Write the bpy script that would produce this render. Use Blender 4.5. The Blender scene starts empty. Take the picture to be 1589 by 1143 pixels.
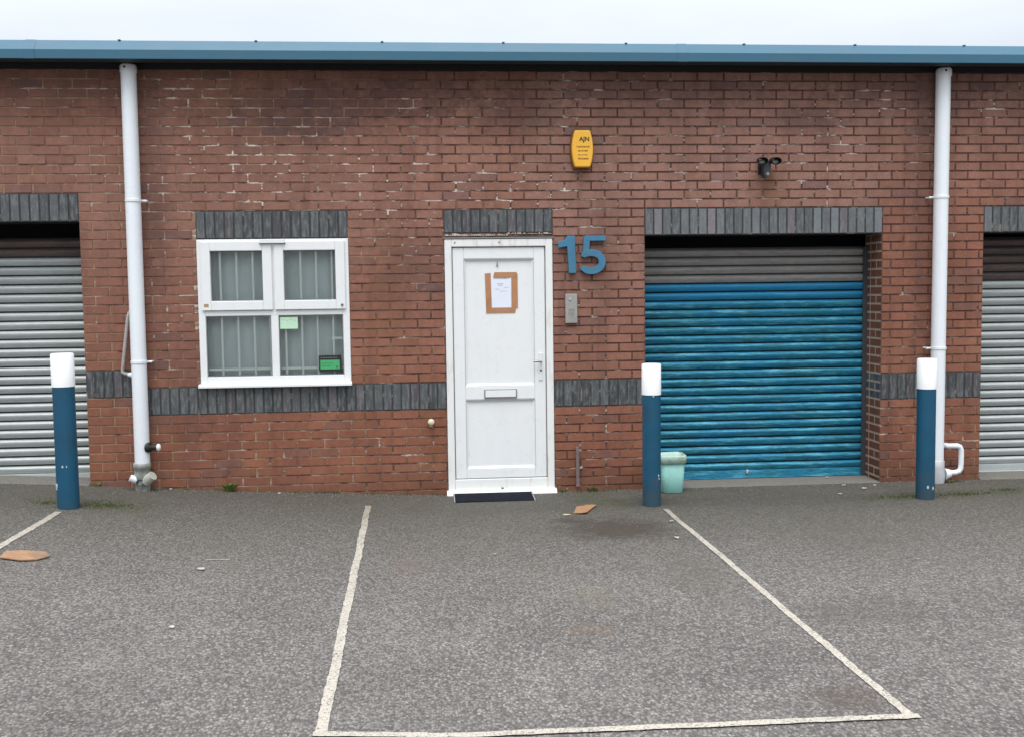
import bpy, math, random
from mathutils import Vector, Matrix, noise
random.seed(15)
C = bpy.context.scene
COL = C.collection
R = math.radians

# ------------------------------------------------------------------ camera
D, H = 8.596, 1.6186
yaw, pitch, roll = R(4.617), R(4.080), R(-0.759)
fw = Vector((math.sin(yaw)*math.cos(pitch), math.cos(yaw)*math.cos(pitch), -math.sin(pitch)))
rt = Vector((math.cos(yaw), -math.sin(yaw), 0)); up = rt.cross(fw)
r2 = rt*math.cos(roll)+up*math.sin(roll); u2 = up*math.cos(roll)-rt*math.sin(roll)
cd = bpy.data.cameras.new('camera'); cam = bpy.data.objects.new('camera', cd); COL.objects.link(cam)
cam.matrix_world = Matrix(((r2.x, u2.x, -fw.x, 0), (r2.y, u2.y, -fw.y, -D), (r2.z, u2.z, -fw.z, H), (0, 0, 0, 1)))
cd.sensor_width = 36; cd.lens = 36*1600/1589; cd.clip_end = 2000
C.camera = cam

# ------------------------------------------------------------------ sky and sun (overcast)
SUN_EL, SUN_AZ = 64, 192          # high, in front of the wall and a little to the left
w = bpy.data.worlds.new('World'); C.world = w; w.use_nodes = True
nt = w.node_tree; nt.nodes.clear()
def N(t, typ, **k):
    n = t.nodes.new(typ)
    for a, b in k.items(): setattr(n, a, b)
    return n
out = N(nt, 'ShaderNodeOutputWorld'); bg = N(nt, 'ShaderNodeBackground'); bg.inputs[1].default_value = 0.1
sky = N(nt, 'ShaderNodeTexSky', sky_type='NISHITA', sun_disc=False, sun_elevation=R(SUN_EL), sun_rotation=R(SUN_AZ), air_density=1.0, dust_density=3.0)
tc = N(nt, 'ShaderNodeTexCoord'); sp = N(nt, 'ShaderNodeSeparateXYZ'); nt.links.new(tc.outputs['Generated'], sp.inputs[0])
# overcast: a cloud layer twice to three times brighter overhead than at the horizon
ramp = N(nt, 'ShaderNodeMapRange'); nt.links.new(sp.outputs['Z'], ramp.inputs[0])
ramp.inputs[1].default_value = 0; ramp.inputs[2].default_value = 1; ramp.inputs[3].default_value = 3.7; ramp.inputs[4].default_value = 19.0
cn = N(nt, 'ShaderNodeTexNoise'); cn.inputs['Scale'].default_value = 2.5; cn.inputs['Detail'].default_value = 4
mp = N(nt, 'ShaderNodeMapping'); mp.inputs['Scale'].default_value = (1, 1, 4); nt.links.new(tc.outputs['Generated'], mp.inputs[0]); nt.links.new(mp.outputs[0], cn.inputs['Vector'])
mr = N(nt, 'ShaderNodeMapRange'); nt.links.new(cn.outputs['Fac'], mr.inputs[0]); mr.inputs[1].default_value = .3; mr.inputs[2].default_value = .7; mr.inputs[3].default_value = .93; mr.inputs[4].default_value = 1.07
mu = N(nt, 'ShaderNodeMath', operation='MULTIPLY'); nt.links.new(ramp.outputs[0], mu.inputs[0]); nt.links.new(mr.outputs[0], mu.inputs[1])
cc = N(nt, 'ShaderNodeVectorMath', operation='SCALE'); cc.inputs[0].default_value = (.905, .965, 1.05); nt.links.new(mu.outputs[0], cc.inputs['Scale'])
mx = N(nt, 'ShaderNodeMix', data_type='RGBA'); mx.inputs[0].default_value = .9
nt.links.new(sky.outputs[0], mx.inputs[6]); nt.links.new(cc.outputs[0], mx.inputs[7])
nt.links.new(mx.outputs[2], bg.inputs[0]); nt.links.new(bg.outputs[0], out.inputs[0])
sd = bpy.data.lights.new('sun', 'SUN'); so = bpy.data.objects.new('sun', sd); COL.objects.link(so)
sd.energy = 1.3; sd.angle = R(32); sd.color = (1, .975, .94)
az = R(SUN_AZ); el = R(SUN_EL)
sdir = Vector((math.sin(az)*math.cos(el), math.cos(az)*math.cos(el), math.sin(el)))
so.rotation_euler = sdir.to_track_quat('Z', 'Y').to_euler()
C.view_settings.view_transform = 'Standard'; C.view_settings.look = 'None'
C.view_settings.exposure = 0.5; C.view_settings.gamma = 1
C.render.resolution_x = 1024; C.render.resolution_y = 736

# ------------------------------------------------------------------ helpers
class MB:
    def __init__(s): s.v = []; s.f = []; s.m = []; s.c = []; s.sm = []
    def face(s, idx, m=0, c=None, smooth=False): s.f.append(idx); s.m.append(m); s.c.append(c); s.sm.append(smooth)
    def poly(s, pts, m=0, c=None):
        n = len(s.v); s.v += [tuple(p) for p in pts]; s.face(list(range(n, n+len(pts))), m, c); return s
    def box(s, x0, x1, y0, y1, z0, z1, m=0, c=None):
        n = len(s.v)
        s.v += [(x0,y0,z0),(x1,y0,z0),(x1,y1,z0),(x0,y1,z0),(x0,y0,z1),(x1,y0,z1),(x1,y1,z1),(x0,y1,z1)]
        for q in ((0,3,2,1),(4,5,6,7),(0,1,5,4),(1,2,6,5),(2,3,7,6),(3,0,4,7)): s.face([n+i for i in q], m, c)
        return s
    def prism(s, pts, d, m=0, smooth=False):            # pts: 3D loop (seen from the side -d comes from), d: extrusion vector
        n = len(s.v); k = len(pts); d = Vector(d)
        s.v += [tuple(p) for p in pts] + [tuple(Vector(p)+d) for p in pts]
        s.face(list(range(n, n+k)), m); s.face(list(range(n+2*k-1, n+k-1, -1)), m)
        for i in range(k): j = (i+1) % k; s.face([n+i, n+k+i, n+k+j, n+j], m, None, smooth)
        return s
    def tube(s, path, r, seg=20, m=0, cap=True):
        path = [Vector(p) for p in path]; rs = r if isinstance(r, (list, tuple)) else [r]*len(path)
        rings = []; prev = None
        for i, p in enumerate(path):
            t = (path[min(i+1, len(path)-1)] - path[max(i-1, 0)])
            if t.length < 1e-9: t = path[-1]-path[0]
            t.normalize()
            if prev is None:
                a = Vector((0,1,0)) if abs(t.y) < .9 else Vector((1,0,0)); u = t.cross(a).normalized()
            else: u = (prev - t*prev.dot(t)).normalized()
            prev = u; v = t.cross(u); n = len(s.v); rings.append(n)
            for k in range(seg):
                a = 2*math.pi*k/seg; s.v.append(tuple(p + (u*math.cos(a)+v*math.sin(a))*rs[i]))
        for a, b in zip(rings, rings[1:]):
            for k in range(seg): j = (k+1) % seg; s.face([a+k, a+j, b+j, b+k], m, None, True)
        if cap:                                  # caps on their own vertices, so the side keeps clean normals
            for ri, rev in ((rings[0], True), (rings[-1], False)):
                n = len(s.v); s.v += [s.v[ri+k] for k in range(seg)]; L_ = [n+k for k in range(seg)]; s.face(L_[::-1] if rev else L_, m)
        return s
    def sphere(s, c, r, m=0, sc=(1,1,1), seg=16, rg=10):
        c = Vector(c); n = len(s.v)
        for i in range(rg+1):
            th = math.pi*i/rg
            for k in range(seg):
                ph = 2*math.pi*k/seg
                s.v.append((c.x+r*sc[0]*math.sin(th)*math.cos(ph), c.y+r*sc[1]*math.sin(th)*math.sin(ph), c.z+r*sc[2]*math.cos(th)))
        for i in range(rg):
            for k in range(seg):
                j = (k+1) % seg; s.face([n+i*seg+k, n+(i+1)*seg+k, n+(i+1)*seg+j, n+i*seg+j], m, None, True)
        return s
    def build(s, name, mats, parent=None, bevel=0, bseg=2, recalc=False):
        me = bpy.data.meshes.new(name); me.from_pydata(s.v, [], s.f)
        if not isinstance(mats, (list, tuple)): mats = [mats]
        for m in mats: me.materials.append(m)
        me.polygons.foreach_set('material_index', s.m); me.polygons.foreach_set('use_smooth', s.sm)
        if any(c is not None for c in s.c):
            ca = me.color_attributes.new('tint', 'FLOAT_COLOR', 'CORNER'); buf = []
            for f, c in zip(s.f, s.c): buf += list((c or (.5,.5,.5))+(1,))*len(f)
            ca.data.foreach_set('color', buf)
        me.update()
        if recalc:
            import bmesh
            b = bmesh.new(); b.from_mesh(me); bmesh.ops.remove_doubles(b, verts=b.verts, dist=1e-5); bmesh.ops.recalc_face_normals(b, faces=b.faces); b.to_mesh(me); b.free()
        o = bpy.data.objects.new(name, me); COL.objects.link(o)
        if parent:
            o.parent = parent
            q = parent; off = Vector((0,0,0))
            while q: off += q.location; q = q.parent
            if off.length: o.data.transform(Matrix.Translation(-off))
        if bevel:
            bm = o.modifiers.new('bevel', 'BEVEL'); bm.width = bevel; bm.segments = bseg; bm.limit_method = 'ANGLE'; bm.angle_limit = R(40)
        return o
def tag(o, label=None, cat=None, group=None, kind=None):
    if label: o['label'] = label
    if cat: o['category'] = cat
    if group: o['group'] = group
    if kind: o['kind'] = kind
    return o
def empty(name, loc, label, cat, group=None):
    o = bpy.data.objects.new(name, None); COL.objects.link(o); o.location = loc; o.empty_display_size = .1
    return tag(o, label, cat, group)

# ------------------------------------------------------------------ materials
def newmat(name):
    m = bpy.data.materials.new(name); m.use_nodes = True; t = m.node_tree
    return m, t, t.nodes['Principled BSDF']
class G:                                    # tiny node-graph helper
    def __init__(s, t): s.t = t; s.tc = N(t, 'ShaderNodeNewGeometry').outputs['Position']
    def l(s, a, b): s.t.links.new(a, b)
    def setin(s, sock, v):
        if isinstance(v, bpy.types.NodeSocket): s.l(v, sock)
        else: sock.default_value = v
    def noise(s, scale, detail=4, rough=.55, sc=(1,1,1), off=(0,0,0)):
        mp = N(s.t, 'ShaderNodeMapping'); mp.inputs['Scale'].default_value = sc; mp.inputs['Location'].default_value = off; s.l(s.tc, mp.inputs[0])
        n = N(s.t, 'ShaderNodeTexNoise'); n.inputs['Scale'].default_value = scale; n.inputs['Detail'].default_value = detail; n.inputs['Roughness'].default_value = rough
        s.l(mp.outputs[0], n.inputs['Vector']); return n.outputs['Fac']
    def mr(s, v, a, b, c=0., d=1.):
        n = N(s.t, 'ShaderNodeMapRange'); s.setin(n.inputs[0], v)
        for i, q in enumerate((a, b, c, d)): s.setin(n.inputs[i+1], float(q) if not isinstance(q, bpy.types.NodeSocket) else q)
        return n.outputs[0]
    def math(s, op, a, b=0., c=0.):
        n = N(s.t, 'ShaderNodeMath', operation=op); s.setin(n.inputs[0], a); s.setin(n.inputs[1], b); s.setin(n.inputs[2], c); return n.outputs[0]
    def mix(s, f, a, b, bt='MIX'):
        n = N(s.t, 'ShaderNodeMix', data_type='RGBA', blend_type=bt); s.setin(n.inputs[0], f)
        for i, q in ((6, a), (7, b)):
            if isinstance(q, tuple): q = tuple(q)+((1,) if len(q) == 3 else ())
            s.setin(n.inputs[i], q)
        return n.outputs[2]
    def scale(s, col, v):
        n = N(s.t, 'ShaderNodeVectorMath', operation='SCALE'); s.l(col, n.inputs[0]); s.setin(n.inputs['Scale'], v); return n.outputs[0]
    def xyz(s):
        n = N(s.t, 'ShaderNodeSeparateXYZ'); s.l(s.tc, n.inputs[0]); return n.outputs
    def bump(s, h, strength, dist, normal=None):
        n = N(s.t, 'ShaderNodeBump'); n.inputs['Strength'].default_value = strength; n.inputs['Distance'].default_value = dist; s.l(h, n.inputs['Height'])
        if normal: s.l(normal, n.inputs['Normal'])
        return n.outputs[0]
    def spn(s):
        if not hasattr(s, '_sp'): s._sp = s.mr(s.noise(7, 6, .75), .25, .75, -.75, .75)
        return s._sp
    def spot(s, c, r, soft=.5):             # 1 inside a blot round a point of the place, noisy edge
        n = N(s.t, 'ShaderNodeVectorMath', operation='SUBTRACT'); s.l(s.tc, n.inputs[0]); n.inputs[1].default_value = c
        m = N(s.t, 'ShaderNodeVectorMath', operation='MULTIPLY'); s.l(n.outputs[0], m.inputs[0]); m.inputs[1].default_value = tuple(1/q if q else 0 for q in r)
        ln = N(s.t, 'ShaderNodeVectorMath', operation='LENGTH'); s.l(m.outputs[0], ln.inputs[0])
        d = s.math('ADD', ln.outputs['Value'], s.spn())
        return s.mr(d, 1-soft, 1+soft, 1, 0)
def plain(name, col, rough=.5, var=.12, scale=20, bump=.0, metal=0., dirt=None, dsc=(1,1,1), dth=(.5,.75), spec=.5, bs=60):
    m, t, b = newmat(name); g = G(t)
    n = g.noise(scale, 5, .6)
    c = g.mix(n, tuple(q*(1-var) for q in col), tuple(min(q*(1+var), 1) for q in col))
    if dirt: c = g.mix(g.mr(g.noise(4.5, 8, .7, dsc), dth[0], dth[1]), c, dirt)
    g.l(c, b.inputs['Base Color']); b.inputs['Metallic'].default_value = metal
    g.l(g.mr(n, .2, .8, max(rough-.1, .02), min(rough+.12, 1)), b.inputs['Roughness']); b.inputs['Specular IOR Level'].default_value = spec
    if bump: g.l(g.bump(g.noise(bs, 5, .6), bump, .004), b.inputs['Normal'])
    return m

# brickwork: the face colour of each brick is its own (attribute), weathering on top
m_brick, t, b = newmat('brick_face'); g = G(t); x, y, z = g.xyz()
at = N(t, 'ShaderNodeAttribute', attribute_name='tint')
fine = g.noise(95, 5, .7); mid = g.noise(14, 5, .6)
c = g.scale(at.outputs['Color'], g.mr(fine, .25, .75, .8, 1.18))
c = g.scale(c, g.mr(mid, .25, .75, .86, 1.12))
c = g.scale(c, g.mr(g.noise(1.3, 6, .6, (1.3,1,.8), (4,0,2)), .3, .72, .80, 1.12))
streak = g.mr(g.noise(2.2, 6, .65, (2.6,1,.35)), .5, .72)                       # water stains run down the wall
c = g.mix(g.math('MULTIPLY', streak, .42), c, (.085,.040,.034))
rust = g.math('MAXIMUM', g.spot((-.35,0,1.62), (.2,1,.5), .6), g.spot((.02,0,.42), (.07,1,.22), .5))
rust = g.math('MAXIMUM', rust, g.spot((2.87,0,2.42), (.12,1,.22), .5))
c = g.mix(g.math('MULTIPLY', rust, .35), c, (.20,.085,.035))
def saltmask(g):
    k = g.math('MULTIPLY', g.mr(g.noise(1.6, 4, .6, (1,1,1.6), (9,0,1)), .48, .66), .8)
    for p, r, v in (((-1.1,0,2.62), (1.25,1,.36), 1.), ((.6,0,2.45), (.9,1,.22), 1.), ((3.4,0,2.75), (.28,1,.5), .9), ((-1.4,0,.33), (.7,1,.25), .45), ((-1.9,0,3.0), (.35,1,.5), .8), ((-2.0,0,1.6), (.3,1,.5), .6), ((-.1,0,2.2), (.5,1,.3), .9), ((2.6,0,2.75), (.8,1,.35), .6), ((1.3,0,.4), (.3,1,.3), .7)):
        k = g.math('MAXIMUM', k, g.math('MULTIPLY', g.spot(p, r, .5), v))
    return k
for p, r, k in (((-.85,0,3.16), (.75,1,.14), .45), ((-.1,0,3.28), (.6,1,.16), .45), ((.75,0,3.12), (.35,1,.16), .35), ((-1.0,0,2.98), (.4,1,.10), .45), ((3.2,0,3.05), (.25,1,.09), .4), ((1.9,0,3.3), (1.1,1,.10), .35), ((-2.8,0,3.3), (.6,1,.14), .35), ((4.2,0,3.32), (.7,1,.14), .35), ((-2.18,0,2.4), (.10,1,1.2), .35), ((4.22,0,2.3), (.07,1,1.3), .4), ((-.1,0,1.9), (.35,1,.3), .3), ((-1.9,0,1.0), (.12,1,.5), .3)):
    c = g.mix(g.math('MULTIPLY', g.spot(p, r, .6), k), c, (.072,.045,.045))  # darker blots high on the wall, tall strips beside the downpipes
splash = g.mr(g.math('ADD', z, g.mr(g.noise(3, 5, .6), .2, .8, -.12, .12)), .22, -.02)
c = g.mix(g.math('MULTIPLY', splash, .42), c, (.085,.050,.030))
mask = saltmask(g)
salt = g.math('MULTIPLY', g.mr(g.noise(24, 4, .62, (.8,1,1.8)), .655, .71), mask)
c = g.mix(g.math('MULTIPLY', salt, .75), c, (.52,.44,.38))
g.l(c, b.inputs['Base Color']); b.inputs['Roughness'].default_value = .9; b.inputs['Specular IOR Level'].default_value = .25
g.l(g.bump(g.math('ADD', g.math('MULTIPLY', mid, 1.2), fine), .55, .003), b.inputs['Normal'])

m_mort, t, b = newmat('mortar'); g = G(t); x, y, z = g.xyz()
dark, smear, pale = (.105,.055,.046), (.225,.125,.090), (.40,.275,.175)
sel = g.noise(1.15, 4, .6, (1,1,1), (3,0,7)); sel2 = g.noise(9, 4, .6)
c = g.mix(g.mr(g.math('ADD', sel2, g.mr(x, -2.6, 2.2, .16, -.10)), .44, .6), dark, smear)
tan = g.math('MULTIPLY', g.mr(g.math('ADD', sel, g.mr(x, -2.6, 1.6, .06, -.07)), .51, .60), g.mr(sel2, .35, .55))
low = g.math('MULTIPLY', g.mr(x, 3.8, 3.95), g.mr(z, 1.4, .7))                    # pale pointing on the low pier
c = g.mix(g.math('MULTIPLY', g.math('MAXIMUM', tan, g.math('MULTIPLY', low, g.mr(sel2, .4, .6))), .62), c, pale)
wh = g.math('MULTIPLY', g.mr(g.noise(13, 4, .65, (.42,1,1.9)), .535, .60), saltmask(g))
c = g.mix(wh, c, (.72,.65,.56))
g.l(c, b.inputs['Base Color']); b.inputs['Roughness'].default_value = .95; b.inputs['Specular IOR Level'].default_value = .1
g.l(g.bump(g.noise(120, 4, .6), .6, .003), b.inputs['Normal'])

m_blue_brick, t, b = newmat('blue_engineering_brick'); g = G(t)
at = N(t, 'ShaderNodeAttribute', attribute_name='tint')
c = g.scale(at.outputs['Color'], g.mr(g.noise(70, 5, .7), .25, .75, .72, 1.25))
c = g.mix(g.math('MULTIPLY', g.mr(g.noise(30, 4, .6, (1.6,1,.35)), .47, .64), .55), c, (.19,.205,.200))
g.l(c, b.inputs['Base Color']); b.inputs['Roughness'].default_value = .55
g.l(g.bump(g.noise(60, 5, .6), .5, .003), b.inputs['Normal'])
m_blue_mort = plain('dark_mortar', (.052,.050,.050), .95, .35, 25, .4, dirt=(.28,.23,.17), dth=(.56,.63))
m_reveal_mort = plain('reveal_mortar', (.42,.32,.24), .95, .3, 25, .4)

# asphalt: rolled chippings of mixed greys in dark binder
def asphalt_nodes(t, g):
    v = N(t, 'ShaderNodeTexVoronoi', feature='F1'); v.inputs['Scale'].default_value = 92; v.inputs['Randomness'].default_value = 1
    wv = N(t, 'ShaderNodeVectorMath', operation='MULTIPLY'); wv.inputs[1].default_value = (1,.68,.2); g.l(g.tc, wv.inputs[0]); g.l(wv.outputs[0], v.inputs['Vector'])
    ce = N(t, 'ShaderNodeSeparateColor'); g.l(v.outputs['Color'], ce.inputs[0])
    r, gg, bb = ce.outputs[0], ce.outputs[1], ce.outputs[2]
    stone = g.mix(g.math('POWER', r, 1.2), (.098,.088,.078), (.282,.258,.234))
    stone = g.mix(g.math('MULTIPLY', g.mr(gg, .88, .92), .35), stone, (.21,.165,.135))
    stone = g.mix(g.math('MULTIPLY', g.mr(bb, .95, .97), .7), stone, (.38,.365,.34))
    gap = g.mr(v.outputs['Distance'], .42, .72)
    c = g.mix(g.math('MULTIPLY', gap, .62), stone, (.072,.067,.063))
    c = g.mix(g.math('MULTIPLY', g.mr(g.noise(210, 2, .5), .4, .65), .32), c, (.085,.079,.075))
    x, y, z = g.xyz()
    big = g.noise(.9, 6, .6); med = g.noise(5, 6, .65)
    c = g.scale(c, g.mr(big, .3, .7, .84, 1.14)); c = g.scale(c, g.mr(med, .25, .75, .95, 1.05))
    # grime and algae washed along the foot of the wall
    yy = g.math('ADD', y, g.mr(med, .2, .8, -.45, .45)); yy = g.math('ADD', yy, g.mr(big, .3, .7, -.7, .7))
    grime = g.math('MULTIPLY', g.mr(yy, -2.9, -.6), .9)
    c = g.mix(grime, c, g.scale(g.mix(.5, c, (.125,.114,.078)), .66))
    for p, r, col, k in (((1.30,-1.45,0), (.34,.30,0), (.052,.040,.030), .75), ((1.05,-1.14,0), (.15,.11,0), (.05,.04,.03), .6),
                         ((2.15,-3.5,0), (.34,.18,0), (.085,.072,.062), .35), ((1.68,-4.62,0), (.16,.12,0), (.085,.060,.045), .5),
                         ((1.8,-.55,0), (.35,.25,0), (.06,.058,.045), .5), ((3.0,-.6,0), (1.2,.22,0), (.07,.062,.055), .35), ((1.55,-2.7,0), (.18,.5,0), (.10,.09,.07), .3), ((.75,-3.6,0), (.12,.10,0), (.16,.115,.08), .4), ((.9,-3.1,0), (.10,.2,0), (.17,.15,.10), .3), ((-.15,-2.3,0), (.1,.25,0), (.17,.125,.10), .3), ((2.8,-1.9,0), (.3,.5,0), (.1,.09,.075), .3),
                         ((.7,-.5,0), (.7,.28,0), (.075,.075,.062), .45)):
        c = g.mix(g.math('MULTIPLY', g.spot(p, r, .5), k), c, col)
    moss = g.spot((-2.38,-.72,0), (.30,.22,0), .4)
    for p, r in (((-2.85,-.62,0), (.22,.12,0)), ((3.9,-.62,0), (.55,.16,0)), ((4.6,-.55,0), (.4,.14,0)), ((1.3,-.18,0), (.2,.14,0)), ((1.4,-.5,0), (.25,.2,0))):
        moss = g.math('MAXIMUM', moss, g.spot(p, r, .4))
    mossn = g.math('MULTIPLY', moss, g.mr(g.noise(28, 5, .7), .42, .62))
    c = g.mix(g.math('MULTIPLY', mossn, .75), c, (.050,.062,.020))
    h = g.math('SUBTRACT', 1., v.outputs['Distance'])
    return c, h
m_asph, t, b = newmat('asphalt'); g = G(t); c, h = asphalt_nodes(t, g)
g.l(c, b.inputs['Base Color']); b.inputs['Roughness'].default_value = .85; b.inputs['Specular IOR Level'].default_value = .3
g.l(g.bump(h, .8, .006), b.inputs['Normal'])
m_line, t, b = newmat('worn_line_paint'); g = G(t); c, h = asphalt_nodes(t, g)
wear = g.math('MAXIMUM', g.mr(g.noise(90, 4, .7), .53, .62), g.math('MULTIPLY', g.mr(g.noise(6, 4, .6), .5, .7), g.mr(g.noise(55, 4, .7), .47, .6)))
paint = g.mix(g.noise(40, 5, .6), (.40,.355,.285), (.55,.50,.42))
x, y, z = g.xyz()
dirty = g.mr(g.math('ADD', y, g.mr(g.noise(4, 4, .6), .2, .8, -.3, .3)), -1.7, -.75)
paint = g.mix(g.math('MULTIPLY', dirty, .6), paint, (.24,.20,.145))
g.l(g.mix(wear, paint, c), b.inputs['Base Color']); b.inputs['Roughness'].default_value = .8
g.l(g.bump(h, .5, .004), b.inputs['Normal'])

# roller shutters
def shutter_mat(name, base, alt, alt2, dirt, metal, rough, patch=.5, dirtk=.6):
    m, t, b = newmat(name); g = G(t)
    c = g.mix(g.mr(g.noise(3.2, 6, .7, (.8,1,2.2)), .38, .62), base, alt)
    c = g.mix(g.math('MULTIPLY', g.mr(g.noise(11, 8, .75, (.35,1,4.), (5,0,3)), .50, .60), patch), c, alt2)
    c = g.mix(g.math('MULTIPLY', g.mr(g.noise(38, 8, .8, (.3,1,1.8)), .50, .60), dirtk), c, dirt)
    if name.startswith('blue'):
        x, y, z = g.xyz(); c = g.mix(g.math('MULTIPLY', g.mr(z, 1.50, 1.58), g.mr(g.noise(6, 4, .6), .3, .6, .5, .95)), c, (.010,.20,.40))
    g.l(c, b.inputs['Base Color']); b.inputs['Metallic'].default_value = metal; b.inputs['Roughness'].default_value = rough
    g.l(g.bump(g.noise(30, 5, .6, (.5,1,1)), .15, .004), b.inputs['Normal'])
    return m
m_sh_blue = shutter_mat('blue_shutter_paint', (.012,.165,.235), (.008,.18,.33), (.10,.41,.52), (.008,.080,.105), 0, .45, .75, .75)
m_gr_blue = plain('dark_blue_groove', (.006,.035,.05), .8, .3, 20)  # recess faces between the slats, darker than the slat colour
m_gr_grey = plain('dark_grey_groove', (.09,.095,.09), .8, .3, 20)  # same for the grey slats: recess faces in a darker tone
m_sh_galv = shutter_mat('galvanised_slats', (.50,.53,.52), (.44,.47,.46), (.56,.59,.58), (.33,.35,.33), .2, .42, .5, .4)
m_sh_grey = shutter_mat('dirty_grey_slats', (.30,.28,.26), (.25,.24,.23), (.38,.355,.33), (.16,.145,.135), .1, .6, .5, .5)
m_sh_brown = shutter_mat('grimy_brown_slats', (.13,.090,.078), (.09,.072,.068), (.18,.14,.125), (.06,.045,.04), .1, .7, .5, .5)

m_upvc = plain('white_upvc', (.80,.81,.80), .30, .02, 8, .03, dirt=(.745,.755,.74), dth=(.5,.8), dsc=(3,1,.7))
m_upvc_old = plain('weathered_white_upvc', (.80,.795,.765), .4, .04, 9, .08, dirt=(.60,.56,.47), dth=(.55,.72), dsc=(3,1,.6))
m_gasket = plain('grey_gasket', (.20,.205,.20), .7, .1)
m_pipe = plain('white_pipe', (.80,.83,.85), .4, .03, 12, .05, dirt=(.66,.68,.69), dth=(.58,.8), dsc=(3,3,.8))
m_pipe_dirty = plain('dirty_grey_pipe', (.36,.37,.36), .6, .3, 30, .3, dirt=(.16,.17,.14), dth=(.45,.65))
m_conduit = plain('beige_conduit', (.38,.35,.32), .6, .15, 30, dirt=(.18,.15,.13))
m_black = plain('black_plastic', (.012,.012,.013), .55, .2)
m_hole = plain('dark_void', (.006,.006,.007), .9, .1)
m_gut = plain('blue_gutter_coating', (.036,.130,.195), .42, .06, 5, .05, dirt=(.055,.125,.175), dth=(.5,.75), dsc=(.6,1,3))
m_gut_under = plain('shaded_gutter_underside_paint', (.012,.03,.042), .6, .2)  # darker than the gutter faces: underside shade put into the colour
m_clip = plain('dull_blue_clip', (.10,.19,.25), .6, .1)
m_soffit = plain('shade_black_soffit', (.012,.012,.014), .8, .2)  # near-black puts the shade of eaves gap and opening soffits into the colour
m_roof = plain('grey_roof_sheet', (.30,.31,.32), .6, .1)
m_bol = plain('blue_bollard_paint', (.0012,.072,.138), .5, .12, 10, .2, dirt=(.008,.056,.098), dth=(.5,.7))
t = m_bol.node_tree; g = G(t); x, y, z = g.xyz(); b = t.nodes['Principled BSDF']; lk = b.inputs['Base Color'].links[0].from_socket
gr = g.math('MULTIPLY', g.mr(g.math('ADD', z, g.mr(g.noise(9, 5, .7), .25, .75, -.16, .16)), .22, .0), .55)
c = g.mix(gr, lk, (.045,.052,.045)); c = g.mix(g.math('MULTIPLY', g.mr(g.noise(26, 5, .7, (1,1,.3)), .66, .72), .45), c, (.06,.15,.19)); g.l(c, b.inputs['Base Color'])
m_bolw = plain('white_bollard_paint', (.90,.90,.89), .5, .03, 14, .1, dirt=(.62,.60,.56), dth=(.62,.78))
m_chip = plain('paint_chip_primer', (.42,.50,.52), .7, .1)
m_yel = plain('yellow_alarm_plastic', (.88,.46,.045), .35, .04, 6, dirt=(.74,.36,.03), dth=(.55,.8))
m_yel_dark = plain('brown_alarm_backplate', (.16,.07,.012), .6, .1)
m_ink = plain('faded_brown_ink', (.24,.105,.012), .6, .2)
m_inkd = plain('dark_ink', (.035,.022,.012), .6, .2)
m_num = plain('blue_number_paint', (.045,.185,.30), .5, .12, 25, .2, dirt=(.06,.14,.19), dth=(.5,.7))
m_inter = plain('brushed_steel_plate', (.36,.35,.32), .5, .12, 40, .1, metal=.3, dirt=(.25,.24,.20))
m_lens = plain('lamp_lens', (.22,.24,.23), .15, .1)
m_dark = plain('dark_grey_casing', (.045,.052,.06), .45, .2)
m_bars = plain('cream_painted_bars', (.92,.93,.88), .5, .03)
m_blind = plain('grey_blind', (.64,.69,.675), .9, .06, 3, dirt=(.55,.60,.585), dsc=(2,1,.6), dth=(.4,.8))
m_room = plain('dim_room_wall', (.30,.30,.29), .9, .1)
m_paper = plain('white_paper', (.76,.79,.86), .7, .02)
m_faint = plain('faint_grey_print', (.48,.51,.60), .7, .1)
m_tape = plain('brown_parcel_tape', (.44,.215,.105), .35, .14, 30, dirt=(.33,.15,.07))
m_card = plain('weathered_cardboard', (.36,.19,.095), .9, .14, 14, .3, dirt=(.33,.17,.08), dth=(.5,.7))
m_ply = plain('pale_board', (.36,.205,.11), .9, .3, 24, .6, dirt=(.20,.14,.09), dth=(.45,.6))
m_bin = plain('turquoise_bin_plastic', (.24,.50,.44), .5, .08, 14, .12, dirt=(.17,.36,.31), dth=(.52,.72))
m_binrim = plain('faded_bin_rim', (.42,.58,.49), .6, .12, 30, .2, dirt=(.27,.30,.18), dth=(.52,.66))
m_soil = plain('dark_soil', (.05,.04,.025), .95, .3, 30, .5)
m_mat = plain('dark_door_ramp', (.008,.010,.016), .9, .2, 30, .3, dirt=(.018,.02,.024), spec=.1)
m_edge = plain('grey_metal_edge', (.30,.31,.33), .4, .1, metal=.3)
m_grn = plain('green_sticker', (.06,.36,.13), .5, .1, 20)
m_pgrn = plain('pale_green_notice', (.52,.76,.53), .6, .08, 20)
m_steel = plain('dull_steel', (.32,.32,.31), .35, .1, metal=.7)
m_brass = plain('tarnished_brass', (.40,.26,.12), .5, .2)
m_leaf = plain('weed_leaf', (.10,.19,.035), .6, .3, 40)
m_moss = plain('moss_blades', (.085,.10,.035), .8, .35, 40)
m_lit = plain('pale_litter', (.44,.43,.39), .8, .08)
m_dry = plain('dry_leaf', (.50,.44,.30), .8, .1)
m_conc, t, b = newmat('threshold_concrete'); g = G(t)
c = g.mix(g.noise(12, 6, .7), (.13,.122,.105), (.22,.205,.18)); c = g.mix(g.mr(g.noise(60, 5, .7), .5, .7), c, (.09,.085,.07))
g.l(c, b.inputs['Base Color']); b.inputs['Roughness'].default_value = .9; g.l(g.bump(g.noise(50, 5, .7), .5, .004), b.inputs['Normal'])
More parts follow.
